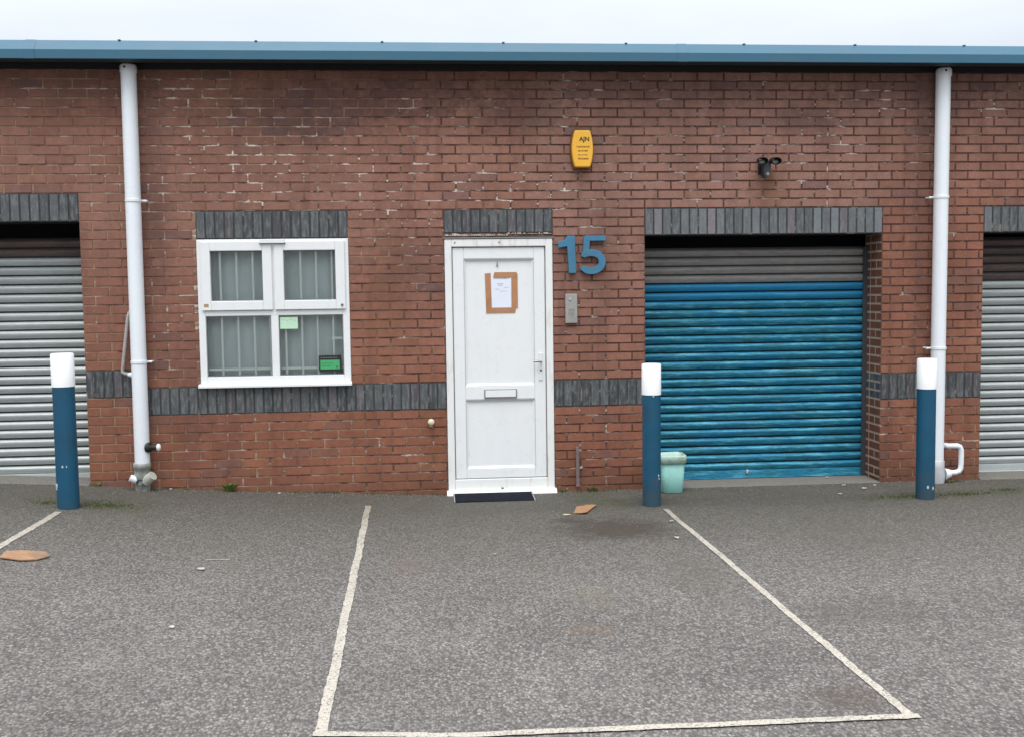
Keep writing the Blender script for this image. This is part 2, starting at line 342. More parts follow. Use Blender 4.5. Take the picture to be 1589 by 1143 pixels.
# glass that can be seen through and mirrors the sky a little
m_glass = bpy.data.materials.new('window_glass'); m_glass.use_nodes = True; t = m_glass.node_tree; t.nodes.clear()
o_ = N(t, 'ShaderNodeOutputMaterial'); tr = N(t, 'ShaderNodeBsdfTransparent'); gl = N(t, 'ShaderNodeBsdfGlossy'); ms = N(t, 'ShaderNodeMixShader'); fr = N(t, 'ShaderNodeFresnel')
tr.inputs[0].default_value = (.965,.985,.98,1); gl.inputs['Roughness'].default_value = .03; fr.inputs[0].default_value = 1.35
t.links.new(fr.outputs[0], ms.inputs[0]); t.links.new(tr.outputs[0], ms.inputs[1]); t.links.new(gl.outputs[0], ms.inputs[2]); t.links.new(ms.outputs[0], o_.inputs[0])

# ------------------------------------------------------------------ ground
GX = [-400, -5, -3.5, -2.78, -2.24, -1.33, .11, 1.8, 12, 400]; GZ = [.22, .19, .155, .116, .074, .021, -.048, -.045, -.05, -.05]
def gz(x):
    for i in range(len(GX)-1):
        if x <= GX[i+1]: k = (x-GX[i])/(GX[i+1]-GX[i]); return GZ[i]+(GZ[i+1]-GZ[i])*k
    return GZ[-1]
xs = [-400, -100, -30, -12] + [-6+.15*i for i in range(84)] + [12, 30, 100, 400]
ys = [-400, -100, -30, -12, -8, -6] + [-5+.25*i for i in range(23)] + [3, 12, 40, 400]
mb = MB()
def gz2(x, y):
    if abs(x) > 8 or y < -9 or y > 1: return gz(x)
    return gz(x) + .006*noise.noise(Vector((x*1.1, y*1.1, 3)))*min(1, max(0, (-y-.3)))
for yy in ys:
    for xx in xs: mb.v.append((xx, yy, gz2(xx, yy)))
n = len(xs)
for j in range(len(ys)-1):
    for i in range(n-1): mb.face([j*n+i, j*n+i+1, (j+1)*n+i+1, (j+1)*n+i], 0, None, True)
tag(mb.build('ground', m_asph), 'worn grey asphalt forecourt of rolled chippings, darker and mossy along the wall', 'ground', kind='structure')

def line(p0, p1, w, label, fade=0):
    p0, p1 = Vector(p0), Vector(p1); d = (p1-p0); L = d.length; d.normalize(); s = Vector((d.y, -d.x)); mb = MB(); k = int(L/.03); rnd = random.Random(L)
    for i in range(k+1):
        p = p0 + d*(L*i/k); wob = .006*noise.noise(Vector((i*.06, L, 0)))
        a = w/2 + .005*noise.noise(Vector((i*.5, 1, L))) + rnd.uniform(-.002, .002); c_ = w/2 + .005*noise.noise(Vector((i*.5, 9, L))) + rnd.uniform(-.002, .002)
        for q in (p + s*(a+wob), p - s*(c_-wob)): mb.v.append((q.x, q.y, gz2(q.x, q.y)+.004))
    for i in range(k): mb.face([2*i, 2*i+1, 2*i+3, 2*i+2])
    for f in mb.f: pass
    return tag(mb.build('parking_line', m_line, recalc=False), label, 'parking line', 'painted bay lines', kind='structure')
line((-.497,-.52), (-.43,-4.80), .045, 'worn cream bay line running out from the wall between window and door')
line((1.80,-.86), (1.852,-4.79), .041, 'cream bay line running from the middle bollard to the painted corner')
line((-2.668,-1.03), (-2.665,-6.5), .05, 'cream bay line starting at the far left bollard')
l4 = line((1.885,-4.815), (-.46,-4.785), .042, 'cream cross line closing the bay along the front edge of the picture')
for v in l4.data.vertices: v.co.z += .003

# ------------------------------------------------------------------ building
bld = empty('industrial_building', (0,0,0), 'single storey red brick industrial terrace with three roller shutters and a white door', 'building')
ZT = 3.45
def zc(i): return (45-i)*.075            # z of the bed joint with index i
# openings: x0, x1, z0, z1
OPEN = [(-4.9,-2.775,-1,2.25), (-1.862,-.642,.90,2.10), (.143,1.047,-1,2.10), (1.826,3.888,-1,2.10), (4.79,7.0,-1,2.10)]
# areas of blue brick: x0, x1, z0, z1 (name)
LINT = [(-4.9,-2.775,2.25,2.475), (-1.862,-.642,2.10,2.325), (.143,1.047,2.10,2.325), (1.826,3.888,2.10,2.325), (4.79,7.0,2.10,2.325)]
BAND = [(-6.6,-4.9,.825,1.05), (-2.775,-2.34,.825,1.05), (-2.34,.143,.675,.90), (1.047,1.826,.675,.90), (3.888,4.79,.675,.90), (7.0,9.0,.675,.90)]
HOLES = OPEN + LINT + BAND
X0, X1 = -6.6, 9.0
def brick(mb, O, U, Nn, u0, u1, z0, z1, col, proud, m=0, tilt=0):
    """one brick face standing out of the mortar: O + U*u + z, Nn outward"""
    e = .0035
    def P(u, zz, d): q = O + U*u + Nn*d; return (q.x, q.y, q.z+zz)
    n = len(mb.v); t1 = tilt
    mb.v += [P(u0,z0,-.012), P(u1,z0,-.012), P(u1,z1,-.012), P(u0,z1,-.012), P(u0+e,z0+e,proud+t1), P(u1-e,z0+e,proud-t1), P(u1-e,z1-e,proud-t1), P(u0+e,z1-e,proud+t1)]
    for q in ((4,5,6,7), (0,1,5,4), (1,2,6,5), (2,3,7,6), (3,0,4,7)): mb.face([n+i for i in q], m, col)
def tint(x, z, rnd):
    up_, lo = Vector((.300,.160,.122)), Vector((.265,.106,.064))
    k = min(1, max(0, (z-.5)/1.6 + .18*noise.noise(Vector((x*.7, 3, z*.7)))))
    if x < .9: k *= .62 + .2*noise.noise(Vector((x, 0, z)))
    if x > 3.88: k = min(k, .15 + max(0, z-1.9)*.6)
    c_ = lo.lerp(up_, k)
    c_ = c_ * (1 + .10*noise.noise(Vector((x*.9, z*.9, 5))) + rnd.uniform(-.10, .08))
    q = rnd.random() + .35*noise.noise(Vector((x*1.7, 7, z*2.2)))
    if q < .02 + (.10 if 2.9 < z < 3.2 and noise.noise(Vector((x*1.1,2,0))) > .05 else 0): c_ = c_.lerp(Vector((.135,.092,.092)), rnd.uniform(.2, .5))
    elif q > 1.05: c_ = c_.lerp(Vector((.27,.14,.085)), .4)
    return tuple(max(.01, v) for v in c_)
def clip(u0, u1, za, zb, holes):
    segs = [(u0, u1)]
    for (a, b_, c_, d_) in holes:
        if c_ < (za+zb)/2 < d_:
            new = []
            for s in segs:
                if b_ <= s[0] or a >= s[1]: new.append(s); continue
                if a > s[0]: new.append((s[0], a))
                if b_ < s[1]: new.append((b_, s[1]))
            segs = new
    return segs
rnd = random.Random(4)
wall = MB(); O = Vector((0,0,0)); U = Vector((1,0,0)); Nw = Vector((0,-1,0)); J = .0042
i = -1
while i < 48:
    zb, zt = zc(i+1), zc(i)
    off = 1.826 if i % 2 else 1.826+.1125
    k0 = math.floor((X0-off)/.225)
    u = off + k0*.225
    while u < X1:
        for (a, c_) in clip(max(u, X0), min(u+.225, X1), zb, zt, HOLES):
            if c_-a < .03: 
                continue
            jl = J + rnd.uniform(-.001, .0012); jb = .0041 + rnd.uniform(-.001, .001)
            brick(wall, O, U, Nw, a+(jl if a == u else .0), c_-(jl if abs(c_-u-.225) < 1e-6 else .0), zb+jb, zt-jb, tint((a+c_)/2, (zb+zt)/2, rnd), .0045+rnd.uniform(-.0015,.0015), 0, rnd.uniform(-.0006,.0006))
        u += .225
    i += 1
# mortar sheet in cells round the openings, thin bricks clipped away are mortar too
xb = sorted({X0, X1} | {v for o in OPEN for v in o[:2]}); zb_ = sorted({-.6, ZT} | {v for o in OPEN for v in o[2:] if v > -.6})
for xa, xc in zip(xb, xb[1:]):
    for za, zd in zip(zb_, zb_[1:]):
        mx_, mz_ = (xa+xc)/2, (za+zd)/2
        if any(o[0] < mx_ < o[1] and o[2] < mz_ < o[3] for o in OPEN): continue
        wall.poly([(xa,.0008,za), (xc,.0008,za), (xc,.0008,zd), (xa,.0008,zd)], 1, (.1,.1,.1))
# reveals of the openings (brick returns)
def reveal(mb, x, dirx, depth, z0, z1, band=None):
    Uv = Vector((0,1,0)); Nv = Vector((dirx,0,0)); Ov = Vector((x,0,0)); r_ = random.Random(int(x*100))
    mb.poly([(x-.001*dirx,0,z0), (x-.001*dirx,depth,z0), (x-.001*dirx,depth,z1), (x-.001*dirx,0,z1)], 2, (.1,.1,.1))
    j = -1
    while j < 48:
        zb, zt = zc(j+1), zc(j); j += 1
        if zt > z1+.001 or zt < z0: continue
        zb = max(zb, z0)
        cuts = [0, .1075, .2225, depth] if j % 2 else [0, .2225, depth]
        isb = band and band[0] < (zb+zt)/2 < band[1]
        for a, c_ in zip(cuts, cuts[1:]):
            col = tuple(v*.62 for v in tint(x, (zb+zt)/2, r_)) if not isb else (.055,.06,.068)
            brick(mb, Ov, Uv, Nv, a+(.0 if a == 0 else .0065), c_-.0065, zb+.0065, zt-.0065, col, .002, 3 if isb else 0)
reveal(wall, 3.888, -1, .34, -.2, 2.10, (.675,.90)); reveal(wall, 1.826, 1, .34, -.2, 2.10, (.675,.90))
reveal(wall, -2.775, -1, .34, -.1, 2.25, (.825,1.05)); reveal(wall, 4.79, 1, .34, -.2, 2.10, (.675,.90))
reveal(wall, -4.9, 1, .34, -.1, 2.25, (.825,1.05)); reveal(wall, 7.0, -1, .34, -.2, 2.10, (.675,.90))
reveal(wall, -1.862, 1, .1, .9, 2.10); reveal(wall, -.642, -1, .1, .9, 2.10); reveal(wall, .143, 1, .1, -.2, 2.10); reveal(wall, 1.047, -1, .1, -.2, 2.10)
wall.build('brick_wall', [m_brick, m_mort, m_reveal_mort, m_blue_brick], bld)
# soffits of openings, side and back walls
for (a, c_, z0, z1) in OPEN:
    d = .34 if c_-a > 1.5 else .1
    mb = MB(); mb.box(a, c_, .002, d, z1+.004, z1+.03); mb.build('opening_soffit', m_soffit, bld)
mb = MB(); mb.box(X0, X0+.1, .02, 12, -.6, 3.45).box(X1-.1, X1, .02, 12, -.6, 3.45).box(X0+.1, X1-.1, 11.9, 12, -.6, 3.45)
mb.build('outer_wall', plain('plain_rendered_brick', (.2,.1,.07), .9, .15, 12), bld)

def soldiers(mb, x0, x1, z0, z1, rnd, light):
    k = max(1, round((x1-x0)/.075)); p = (x1-x0)/k
    mb.poly([(x0,-.0005,z0), (x1,-.0005,z0), (x1,-.0005,z1), (x0,-.0005,z1)], 1, (.1,.1,.1))
    for q in range(k):
        v = rnd.uniform(.65, 1.35)*light
        col = (.070*v, .075*v, .078*v)
        if rnd.random() < .12: col = (.085*v, .075*v, .080*v)
        a = x0+q*p
        brick(mb, O, U, Nw, a+.004, a+p-.004, z0+.004, z1-.005, col, .0055+rnd.uniform(-.001,.0015), 0, rnd.uniform(-.0008,.0008))
for idx, (a, c_, z0, z1) in enumerate(LINT):
    mb = MB(); zz = z0+.03 if idx == 2 else z0
    soldiers(mb, a, c_, zz, z1, rnd, (1.15,.85,1.1,1.75,1.35)[idx]); o = mb.build('lintel', [m_blue_brick, m_blue_mort], bld)
    if idx == 3: tag(o, 'long pale grey lintel of upright bricks above the blue shutter')
for idx, (a, c_, z0, z1) in enumerate(BAND):
    mb = MB(); soldiers(mb, a, c_, z0, z1, rnd, 1.0); mb.build('string_course', [m_blue_brick, m_blue_mort], bld)
# steel lintel angle edge above the door, with old mortar crumbs
mb = MB(); mb.box(.135, 1.055, -.018, .05, 2.083, 2.095); lf = mb.build('lintel_edge', m_gasket, bld, .002)
mb = MB(); r_ = random.Random(2)
for q in range(46):
    xx = .15+q*.0195+r_.uniform(-.006,.006); hh = r_.uniform(.003,.013); z_ = 2.108+ (.012 if q > 26 else 0)
    mb.box(xx, xx+r_.uniform(.008,.019), -.009, .0, z_, z_+hh)
mb.build('mortar_crumbs', plain('pale_mortar_crumbs', (.50,.46,.40), .95, .2, 40), lf)

# fascia gutter
XE0, XE1 = X0-.05, X1+.05
prof = [(-.300,3.466), (-.302,3.536), (-.240,3.620), (-.175,3.620), (-.175,3.466)]
mb = MB(); n0 = 0
for xx in (XE0, XE1): mb.v += [(xx, p[0], p[1]) for p in prof]
k = len(prof)
for i_ in range(k):
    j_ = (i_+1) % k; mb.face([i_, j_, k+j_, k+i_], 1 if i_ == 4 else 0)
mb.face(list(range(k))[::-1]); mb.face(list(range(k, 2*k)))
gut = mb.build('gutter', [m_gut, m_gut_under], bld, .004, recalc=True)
gx = [-3.79, -2.75, -1.73, -.655, .33, .655+.99, 2.62, 3.57, 4.52, 5.5, 6.5]
gx = [-4.33, -3.33, -2.34, -1.30, -.32, .64, 1.63, 2.60, 3.53, 4.46, 5.4]
for xx in gx:
    mb = MB(); mb.box(xx-.010, xx+.010, -.25, -.18, 3.6205, 3.6255); mb.tube([(xx,-.238,3.620), (xx,-.238,3.628)], .004, 8); mb.build('gutter_clip', m_clip, gut)
for xx in (2.08, -3.0):
    mb = MB()
    ring = [(p[0]+(-.003 if p[0] < -.24 else 0), p[1]+(.002 if p[1] > 3.61 else 0)) for p in prof[:3]]
    for a_ in (xx-.04, xx+.04): mb.v += [(a_, p[0], p[1]) for p in ring]
    mb.face([0,3,4,1]); mb.face([1,4,5,2]); mb.build('gutter_joint', m_gut, gut)
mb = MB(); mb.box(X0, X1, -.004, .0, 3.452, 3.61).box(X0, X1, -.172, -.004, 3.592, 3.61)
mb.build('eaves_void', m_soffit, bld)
mb = MB(); mb.poly([(XE0,-.19,3.627), (XE1,-.19,3.627), (XE1,6,4.15), (XE0,6,4.15)]).poly([(XE0,6,4.15), (XE1,6,4.15), (XE1,12.1,3.5), (XE0,12.1,3.5)]); mb.build('roof', m_roof, bld)

# roller shutters: curtains of curved laths
def shutter(x0, x1, zb, zt, split, mlow, mup, label):
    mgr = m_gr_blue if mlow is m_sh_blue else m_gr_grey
    Y = .32; p = .0755; e = MB()
    fr_ = MB(); z = zb+.075
    prof = []
    low = MB(); upm = MB()
    while z < zt:
        tgt = low if z < split else upm
        nseg = 12; pts = []
        sag = random.uniform(-.0006, .0006)
        for q in range(nseg+1):
            a = q/nseg; pts.append((Y - .004 - .019*(math.sin(math.pi/2*a/.68) if a < .68 else math.cos(math.pi/2*(a-.68)/.32)) +sag, z + (p-.0145)*a))
        pts += [(Y+.016, z+p-.0135), (Y+.016, z+p-.001), (Y-.004, z+p)]
        n = len(tgt.v); xk = [x0 + (x1-x0)*w/12 for w in range(13)]
        for xx in xk:
            dz = .0015*noise.noise(Vector((xx*1.3, z*9, 0)))
            tgt.v += [(xx, q[0]+dz, q[1]+dz) for q in pts]
        kk = len(pts)
        for w in range(12):
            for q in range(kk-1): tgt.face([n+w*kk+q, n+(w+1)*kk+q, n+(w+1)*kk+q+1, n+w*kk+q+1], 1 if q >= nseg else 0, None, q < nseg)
        z += p
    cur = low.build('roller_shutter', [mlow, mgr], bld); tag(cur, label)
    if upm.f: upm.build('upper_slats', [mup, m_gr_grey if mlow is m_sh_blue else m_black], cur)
    b_ = MB(); b_.box(x0, x1, Y-.022, Y+.012, zb+.006, zb+.072); b_.box(x0, x1, Y-.03, Y+.012, zb+.002, zb+.010)
    b_.build('bottom_rail', mlow, cur, .003)
    for s, (a, c_) in enumerate(((x0-.03, x0+.012), (x1-.012, x1+.03))):
        q = MB(); q.box(a, c_, Y-.035, Y-.027, zb, zt).box(a if s == 0 else c_-.006, a+.006 if s == 0 else c_, Y-.027, Y+.03, zb, zt); q.build('guide_rail', m_dark, cur)
    q = MB(); q.box(x0-.2, x1+.2, Y+.03, Y+.05, zb-.2, zt-.05); q.build('shutter_backing', m_hole, cur); q = MB(); q.box(x0-.3, x1+.3, Y+.25, Y+.27, zt-.6, zt+.7); q.build('roller_shade_sheet', m_hole, cur)  # near-black sheets add deep shade behind the curtain and under the lintel
    return cur
sh = shutter(1.856, 3.858, -.034, 2.0, 1.70, m_sh_blue, m_sh_grey, 'blue painted roller shutter with patchy faded slats')
mb = MB(); mb.sphere((2.805,.288,.027), .016, 0, (.7,.5,1.3)); mb.build('shutter_lock', m_lit, sh)
shutter(-4.87, -2.805, .100, 2.10, 1.93, m_sh_galv, m_sh_brown, 'galvanised roller shutter on the left with dark brown top slats')
shutter(4.82, 6.97, -.040, 2.02, 1.68, m_sh_galv, m_sh_brown, 'galvanised roller shutter at the right edge with brown top slats')
# concrete thresholds under the shutters
for a, c_, zz in ((1.83,3.884,-.040), (-4.896,-2.78,.112), (4.795,6.995,-.044)):
    mb = MB(); n = 24
    for q in range(n+1):
        xx = a+(c_-a)*q/n; base = gz(xx)
        mb.v += [(xx, -.03+.01*noise.noise(Vector((xx*6,0,0))), base+.001), (xx, .01, base+.010), (xx, .42, base+.010)]
    for q in range(n):
        for s in (0, 1): mb.face([q*3+s, (q+1)*3+s, (q+1)*3+s+1, q*3+s+1], 0, None, True)
    mb.build('threshold', m_conc, bld)

# ------------------------------------------------------------------ window
YF = -.006
WX0, WX1, WZ0, WZ1 = -1.862, -.642, .925, 2.096
win = MB(); fd = .045
for bx_ in ((WX0, WX0+.055, WZ0, WZ1), (WX1-.055, WX1, WZ0, WZ1), (WX0+.055, WX1-.055, WZ1-.035, WZ1), (WX0+.055, WX1-.055, WZ0, WZ0+.055), (WX0+.055, WX1-.055, 1.475, 1.517)):
    win.box(bx_[0], bx_[1], YF, fd, bx_[2], bx_[3])
win.box(-1.282, -1.222, YF+.001, fd, WZ0+.055, 1.475).box(-1.268, -1.236, YF+.001, fd, 1.517, WZ1-.035)
window = win.build('window', m_upvc, bld, .004)
tag(window, 'white plastic four pane window with barred panes')
def casement(x0, x1, z0, z1, w):
    c_ = MB(); y0 = YF-.020
    c_.box(x0, x0+w, y0, .040, z0, z1).box(x1-w, x1, y0, .040, z0, z1).box(x0+w, x1-w, y0, .040, z0, z0+w).box(x0+w, x1-w, y0, .040, z1-w, z1)
    o = c_.build('casement', m_upvc, window, .005)
    return o
casement(-1.830, -1.261, 1.520, 2.078, .076); casement(-1.243, -.672, 1.520, 2.078, .076)
gk = MB()
for (a, c_, z0, z1) in ((-1.754,-1.337,1.596,2.002), (-1.167,-.748,1.596,2.002), (-1.807,-1.282,.980,1.475), (-1.222,-.697,.980,1.475)):
    for q in ((a,a+.007,z0,z1), (c_-.007,c_,z0,z1), (a+.007,c_-.007,z0,z0+.007), (a+.007,c_-.007,z1-.007,z1)): gk.box(q[0], q[1], .0, .02, q[2], q[3])
    m_ = MB(); m_.box(a+.002, c_-.002, .012, .016, z0+.002, z1-.002); m_.build('pane', m_glass, window)
gk.build('gasket', m_gasket, window)
for (a, c_, z0, z1) in ((-1.787,-1.765,.978,1.477),): pass
s_ = MB(); s_.prism([(-1.875,-.055,.912), (-1.875,-.055,.893), (-1.875,.05,.893), (-1.875,.05,.926), (-1.875,-.03,.924)], (1.240,0,0)); s_.build('sill', m_upvc, window, .003, recalc=True)
v_ = MB(); v_.box(-1.352, -1.150, YF-.042, YF-.020, 2.060, 2.092); v_.build('trickle_vent', m_upvc, window, .003)
vl = MB(); vl.box(-1.356, -1.146, YF-.030, YF-.019, 2.054, 2.060); vl.build('vent_shadow_lip', m_gasket, window)
hd = MB(); hd.tube([(-.700,YF-.019,1.556), (-.700,YF-.030,1.553)], .010, 10); hd.build('drain_cap', m_gasket, window)
hb = MB(); hb.box(-1.812, -1.775, YF-.021, YF-.0195, 1.548, 1.575); hb.build('stain_patch', m_brass, window)
# room behind: closed box, blind, bars
rm = MB(); a, c_, y0, y1, z0, z1 = -2.1, -.4, .048, 1.6, .7, 2.3
rm.poly([(a,y1,z0),(c_,y1,z0),(c_,y1,z1),(a,y1,z1)]).poly([(a,y0,z0),(a,y1,z0),(a,y1,z1),(a,y0,z1)]).poly([(c_,y0,z0),(c_,y1,z0),(c_,y1,z1),(c_,y0,z1)]).poly([(a,y0,z0),(c_,y0,z0),(c_,y1,z0),(a,y1,z0)]).poly([(a,y0,z1),(c_,y0,z1),(c_,y1,z1),(a,y1,z1)])
rm.build('room', m_room, bld)
bl = MB(); n = 120
for q in range(n+1):
    xx = -1.95+1.4*q/n; yy = .130+.0012*math.sin(q*1.1)+.002*noise.noise(Vector((q*.2,0,0)))
    bl.v += [(xx, yy, .80), (xx, yy, 2.2)]
for q in range(n): bl.face([2*q, 2*q+2, 2*q+3, 2*q+1], 0, None, True)
tag(bl.build('net_curtain', m_blind), 'grey net curtain hanging behind the barred white window', 'curtain')
bar = MB()
for xx in (-1.825+.0, -1.690, -1.558, -1.426, -1.297, -1.172, -1.040, -.912, -.783, -.665):
    bar.tube([(xx,.060,.93), (xx,.060,2.12)], .0105, 10)
bars = bar.build('window_bars', m_bars); tag(bars, 'cream painted steel security bars fitted inside the window', 'window bars')
m_ = MB(); m_.box(-1.86, -.66, .056, .066, 1.028, 1.046); m_.build('cross_bar', m_bars, bars)
m_ = MB(); m_.box(-.80, -.66, .052, .068, 1.27, 1.29); m_.build('bar_catch', m_bars, bars)
m_ = MB(); m_.box(-1.212, -1.068, .0075, .0105, 1.363, 1.460); o = m_.build('window_notice', m_pgrn); tag(o, 'small pale green notice in the upper left corner of the lower right pane', 'notice')
m_ = MB()
for q in range(4): m_.box(-1.195+q*.032, -1.178+q*.032, .0065, .0072, 1.435-.006*(q % 2), 1.441-.006*(q % 2))
m_.build('faint_print', m_faint, o)
m_ = MB(); m_.box(-.905, -.722, .0070, .0105, 1.008, 1.140); o = m_.build('window_sign', m_black); tag(o, 'green and black sign in the bottom right corner of the window', 'sign')
m_ = MB(); m_.box(-.893, -.735, .0055, .0068, 1.026, 1.102); m_.build('green_field', m_grn, o)
m_ = MB()
for q in range(6): m_.box(-.886+q*.017, -.874+q*.017, .0048, .0054, 1.072, 1.078)
m_.box(-.886,-.80,.0048,.0054,1.052,1.056).sphere((-.757,.0052,1.045), .010, 0, (1,.05,1)); m_.build('sign_print', plain('dark_green_print', (.03,.19,.07), .5), o)
m_ = MB()
for q in range(7): m_.box(-.890+q*.020, -.877+q*.020, .0058, .0066, 1.118, 1.124)
m_.build('header_print', m_gasket, o)

# ------------------------------------------------------------------ door
dm = MB(); DX0, DX1, DZ0, DZ1 = .146, 1.044, -.015, 2.080; y0 = -.012
dm.box(DX0, DX0+.058, y0, .06, DZ0, DZ1).box(DX1-.058, DX1, y0, .06, DZ0, DZ1).box(DX0+.058, DX1-.058, y0, .06, DZ1-.062, DZ1)
dm.box(DX0+.058, DX1-.058, y0+.006, .06, DZ0, .078)
door = dm.build('door', m_upvc_old, bld, .005); tag(door, 'white plastic front door with two panels, letter flap and taped notice')
lf_ = MB(); lx0, lx1, lz0, lz1 = .212, .978, .084, 2.010; ly = .004
st = .092
lf_.box(lx0, lx0+st, ly, .05, lz0, lz1).box(lx1-st, lx1, ly, .05, lz0, lz1).box(lx0+st, lx1-st, ly, .05, lz1-st, lz1).box(lx0+st, lx1-st, ly, .05, lz0, lz0+.078).box(lx0+st, lx1-st, ly, .05, .748, .860)
leaf = lf_.build('door_leaf', m_upvc, door, .005)
def bead(x0, x1, z0, z1):
    # sloping bead, recessed panel and the joint round it
    b1 = MB(); w_ = .022; ya, yb = ly+.003, ly+.019
    P = [(x0,ya,z0),(x1,ya,z0),(x1,ya,z1),(x0,ya,z1)]; Q = [(x0+w_,yb,z0+w_),(x1-w_,yb,z0+w_),(x1-w_,yb,z1-w_),(x0+w_,yb,z1-w_)]
    b1.v += P+Q
    for q in range(4): j = (q+1) % 4; b1.face([q, j, 4+j, 4+q])
    b1.face([4,5,6,7]); b1.build('panel', m_upvc, leaf)
bead(lx0+st, lx1-st, .860, lz1-st); bead(lx0+st, lx1-st, lz0+.078, .748)
gp = MB()
for q in ((lx0-.008, lx0, lz0, lz1), (lx1, lx1+.008, lz0, lz1), (lx0, lx1, lz1, lz1+.008), (lx0, lx1, lz0-.006, lz0)): gp.box(q[0], q[1], .012, .04, q[2], q[3])
gp.build('gap_seal', m_gasket, door)
gp = MB(); e_ = .0025
for (x0, x1, z0, z1) in ((lx0+st, lx1-st, .860, lz1-st), (lx0+st, lx1-st, lz0+.078, .748)):
    for q in ((x0,x0+e_,z0,z1), (x1-e_,x1,z0,z1), (x0+e_,x1-e_,z1-e_*2,z1), (x0+e_,x1-e_,z0,z0+e_)): gp.box(q[0], q[1], ly+.0005, ly+.004, q[2], q[3])
gp.build('panel_seal', plain('pale_grey_seal', (.42,.43,.42), .6), leaf)
sl = MB(); sl.prism([(.132,-.072,-.040), (.132,-.072,-.056), (.132,.05,-.056), (.132,.05,-.012), (.132,-.03,-.012)], (.926,0,0)); sl.build('threshold_sill', m_upvc_old, door, .004, recalc=True)
dn = MB(); dn.box(.59,.61,-.018,-.008,-.008,.004); dn.build('drain_slot', m_gasket, door)
lt = MB(); lt.box(.458, .734, ly-.008, ly, .756, .834); lt_ = lt.build('letter_flap', m_steel, leaf, .003)
lt = MB(); lt.box(.468, .724, ly-.013, ly-.0085, .768, .825); lt.build('letter_flap', m_upvc, leaf, .003)
hn = MB(); hn.tube([(.938,ly,1.062), (.938,ly-.045,1.062)], .009, 12).tube([(.944,ly-.045,1.062), (.90,ly-.047,1.062), (.868,ly-.045,1.060)], [.0085,.009,.007], 12); hn.build('handle', m_steel, leaf)
hp = MB(); hp.box(.921, .953, ly-.008, ly, .900, 1.130); hp.build('handle_plate', plain('white_handle_plate', (.74,.75,.74), .35), leaf, .004)
hk = MB(); hk.tube([(.937,ly-.008,.985), (.937,ly-.012,.985)], .009, 12); hk.build('key_cylinder', m_dark, leaf)
spy = MB(); spy.tube([(.583,ly+.019,1.863), (.583,ly+.008,1.863)], .0085, 12).box(.580,.587,ly+.010,ly+.017,1.872,1.892); spy.build('spyhole', m_steel, leaf)
for xx in (.600, .232):
    scr = MB(); scr.tube([(xx,-.012,2.053), (xx,-.0155,2.053)], .0075, 10); scr.build('screw_cap', m_brass, door)

# notice taped to the door
yp = ly+.0185
def quadprism(mb, pts, ya, th=.0012): mb.prism([(p[0], ya, p[1]) for p in pts], (0,-th,0))
nb = MB(); quadprism(nb, [(.522,1.507),(.714,1.504),(.712,1.765),(.526,1.762)], yp); notice = nb.build('taped_notice', m_paper, recalc=True)
tag(notice, 'white paper notice framed with brown parcel tape on the white door', 'notice')
def tape(p, dy):
    q = MB(); quadprism(q, p, yp-dy, .0010); q.build('tape_strip', m_tape, notice, recalc=True)
tape([(.486,1.468),(.535,1.466),(.527,1.800),(.478,1.797),(.479,1.78)], .0020)
tape([(.698,1.500),(.752,1.505),(.752,1.792),(.738,1.808),(.700,1.800)], .0022)
tape([(.486,1.466),(.728,1.468),(.735,1.500),(.735,1.512),(.486,1.512)], .0036)
tape([(.548,1.758),(.655,1.755),(.745,1.770),(.742,1.806),(.560,1.806),(.553,1.785)], .0036)
q = MB()
for (a, b_, c_, d_) in ((.580,.632,1.704,1.713), (.590,.624,1.690,1.697), (.565,.60,1.662,1.668), (.64,.675,1.676,1.682), (.60,.66,1.646,1.651)):
    q = MB(); q.box(a, b_, yp-.0018, yp-.0013, c_, d_); q.build('faint_print', m_faint, notice)

# dark ramp under the door sill
q = MB(); zr = gz(.5)
q.prism([(.185,-.060,zr+.001), (.185,-.355,zr+.001), (.185,-.355,zr+.006), (.185,-.060,zr+.020)], (.655,0,0)); o = q.build('door_mat', m_mat, bevel=.002, recalc=True); tag(o, 'dark rubber ramp mat lying under the white door sill', 'door mat')
for xx in (.183, .835):
    q = MB(); q.prism([(xx,-.060,zr+.001), (xx,-.375,zr+.001), (xx,-.375,zr+.009), (xx,-.060,zr+.024)], (.009,0,0)); q.build('edge_strip', m_edge, o, recalc=True)

# ------------------------------------------------------------------ house number 15
num = empty('house_number', (1.28,-.01,1.9), 'raised blue number 15 on the bricks right of the door', 'house number')
q = MB(); pts = [(1.178,1.790),(1.240,1.790),(1.228,2.100),(1.168,2.100),(1.150,2.070),(1.088,2.048),(1.092,2.000),(1.165,2.012)]
q.prism([(p[0],-.042,p[1]) for p in pts], (0,.030,0)); q.build('digit', m_num, num, .003, recalc=True)
def stroke(path, w):
    P = [Vector((p[0],0,p[1])) for p in path]; L_, R_ = [], []
    for i_ in range(len(P)):
        t_ = (P[min(i_+1, len(P)-1)]-P[max(i_-1, 0)]).normalized(); nn = Vector((-t_.z,0,t_.x)); ww = w[i_] if isinstance(w, list) else w
        L_.append(P[i_]+nn*ww/2); R_.append(P[i_]-nn*ww/2)
    return L_, R_
def solid_stroke(mb, path, w, ya, yb):
    L_, R_ = stroke(path, w); n = len(mb.v); k = len(L_)
    for l, r_ in zip(L_, R_):
        for yy in (ya, yb):
            for p in (l, r_): mb.v.append((p.x, yy, p.z))
    for i_ in range(k-1):
        a = n+4*i_; b_ = a+4
        mb.face([a,a+1,b_+1,b_]); mb.face([a+2,b_+2,b_+3,a+3]); mb.face([a,b_,b_+2,a+2]); mb.face([a+1,a+3,b_+3,b_+1])
    mb.face([n,n+2,n+3,n+1]); e_ = n+4*(k-1); mb.face([e_,e_+1,e_+3,e_+2])
q = MB()
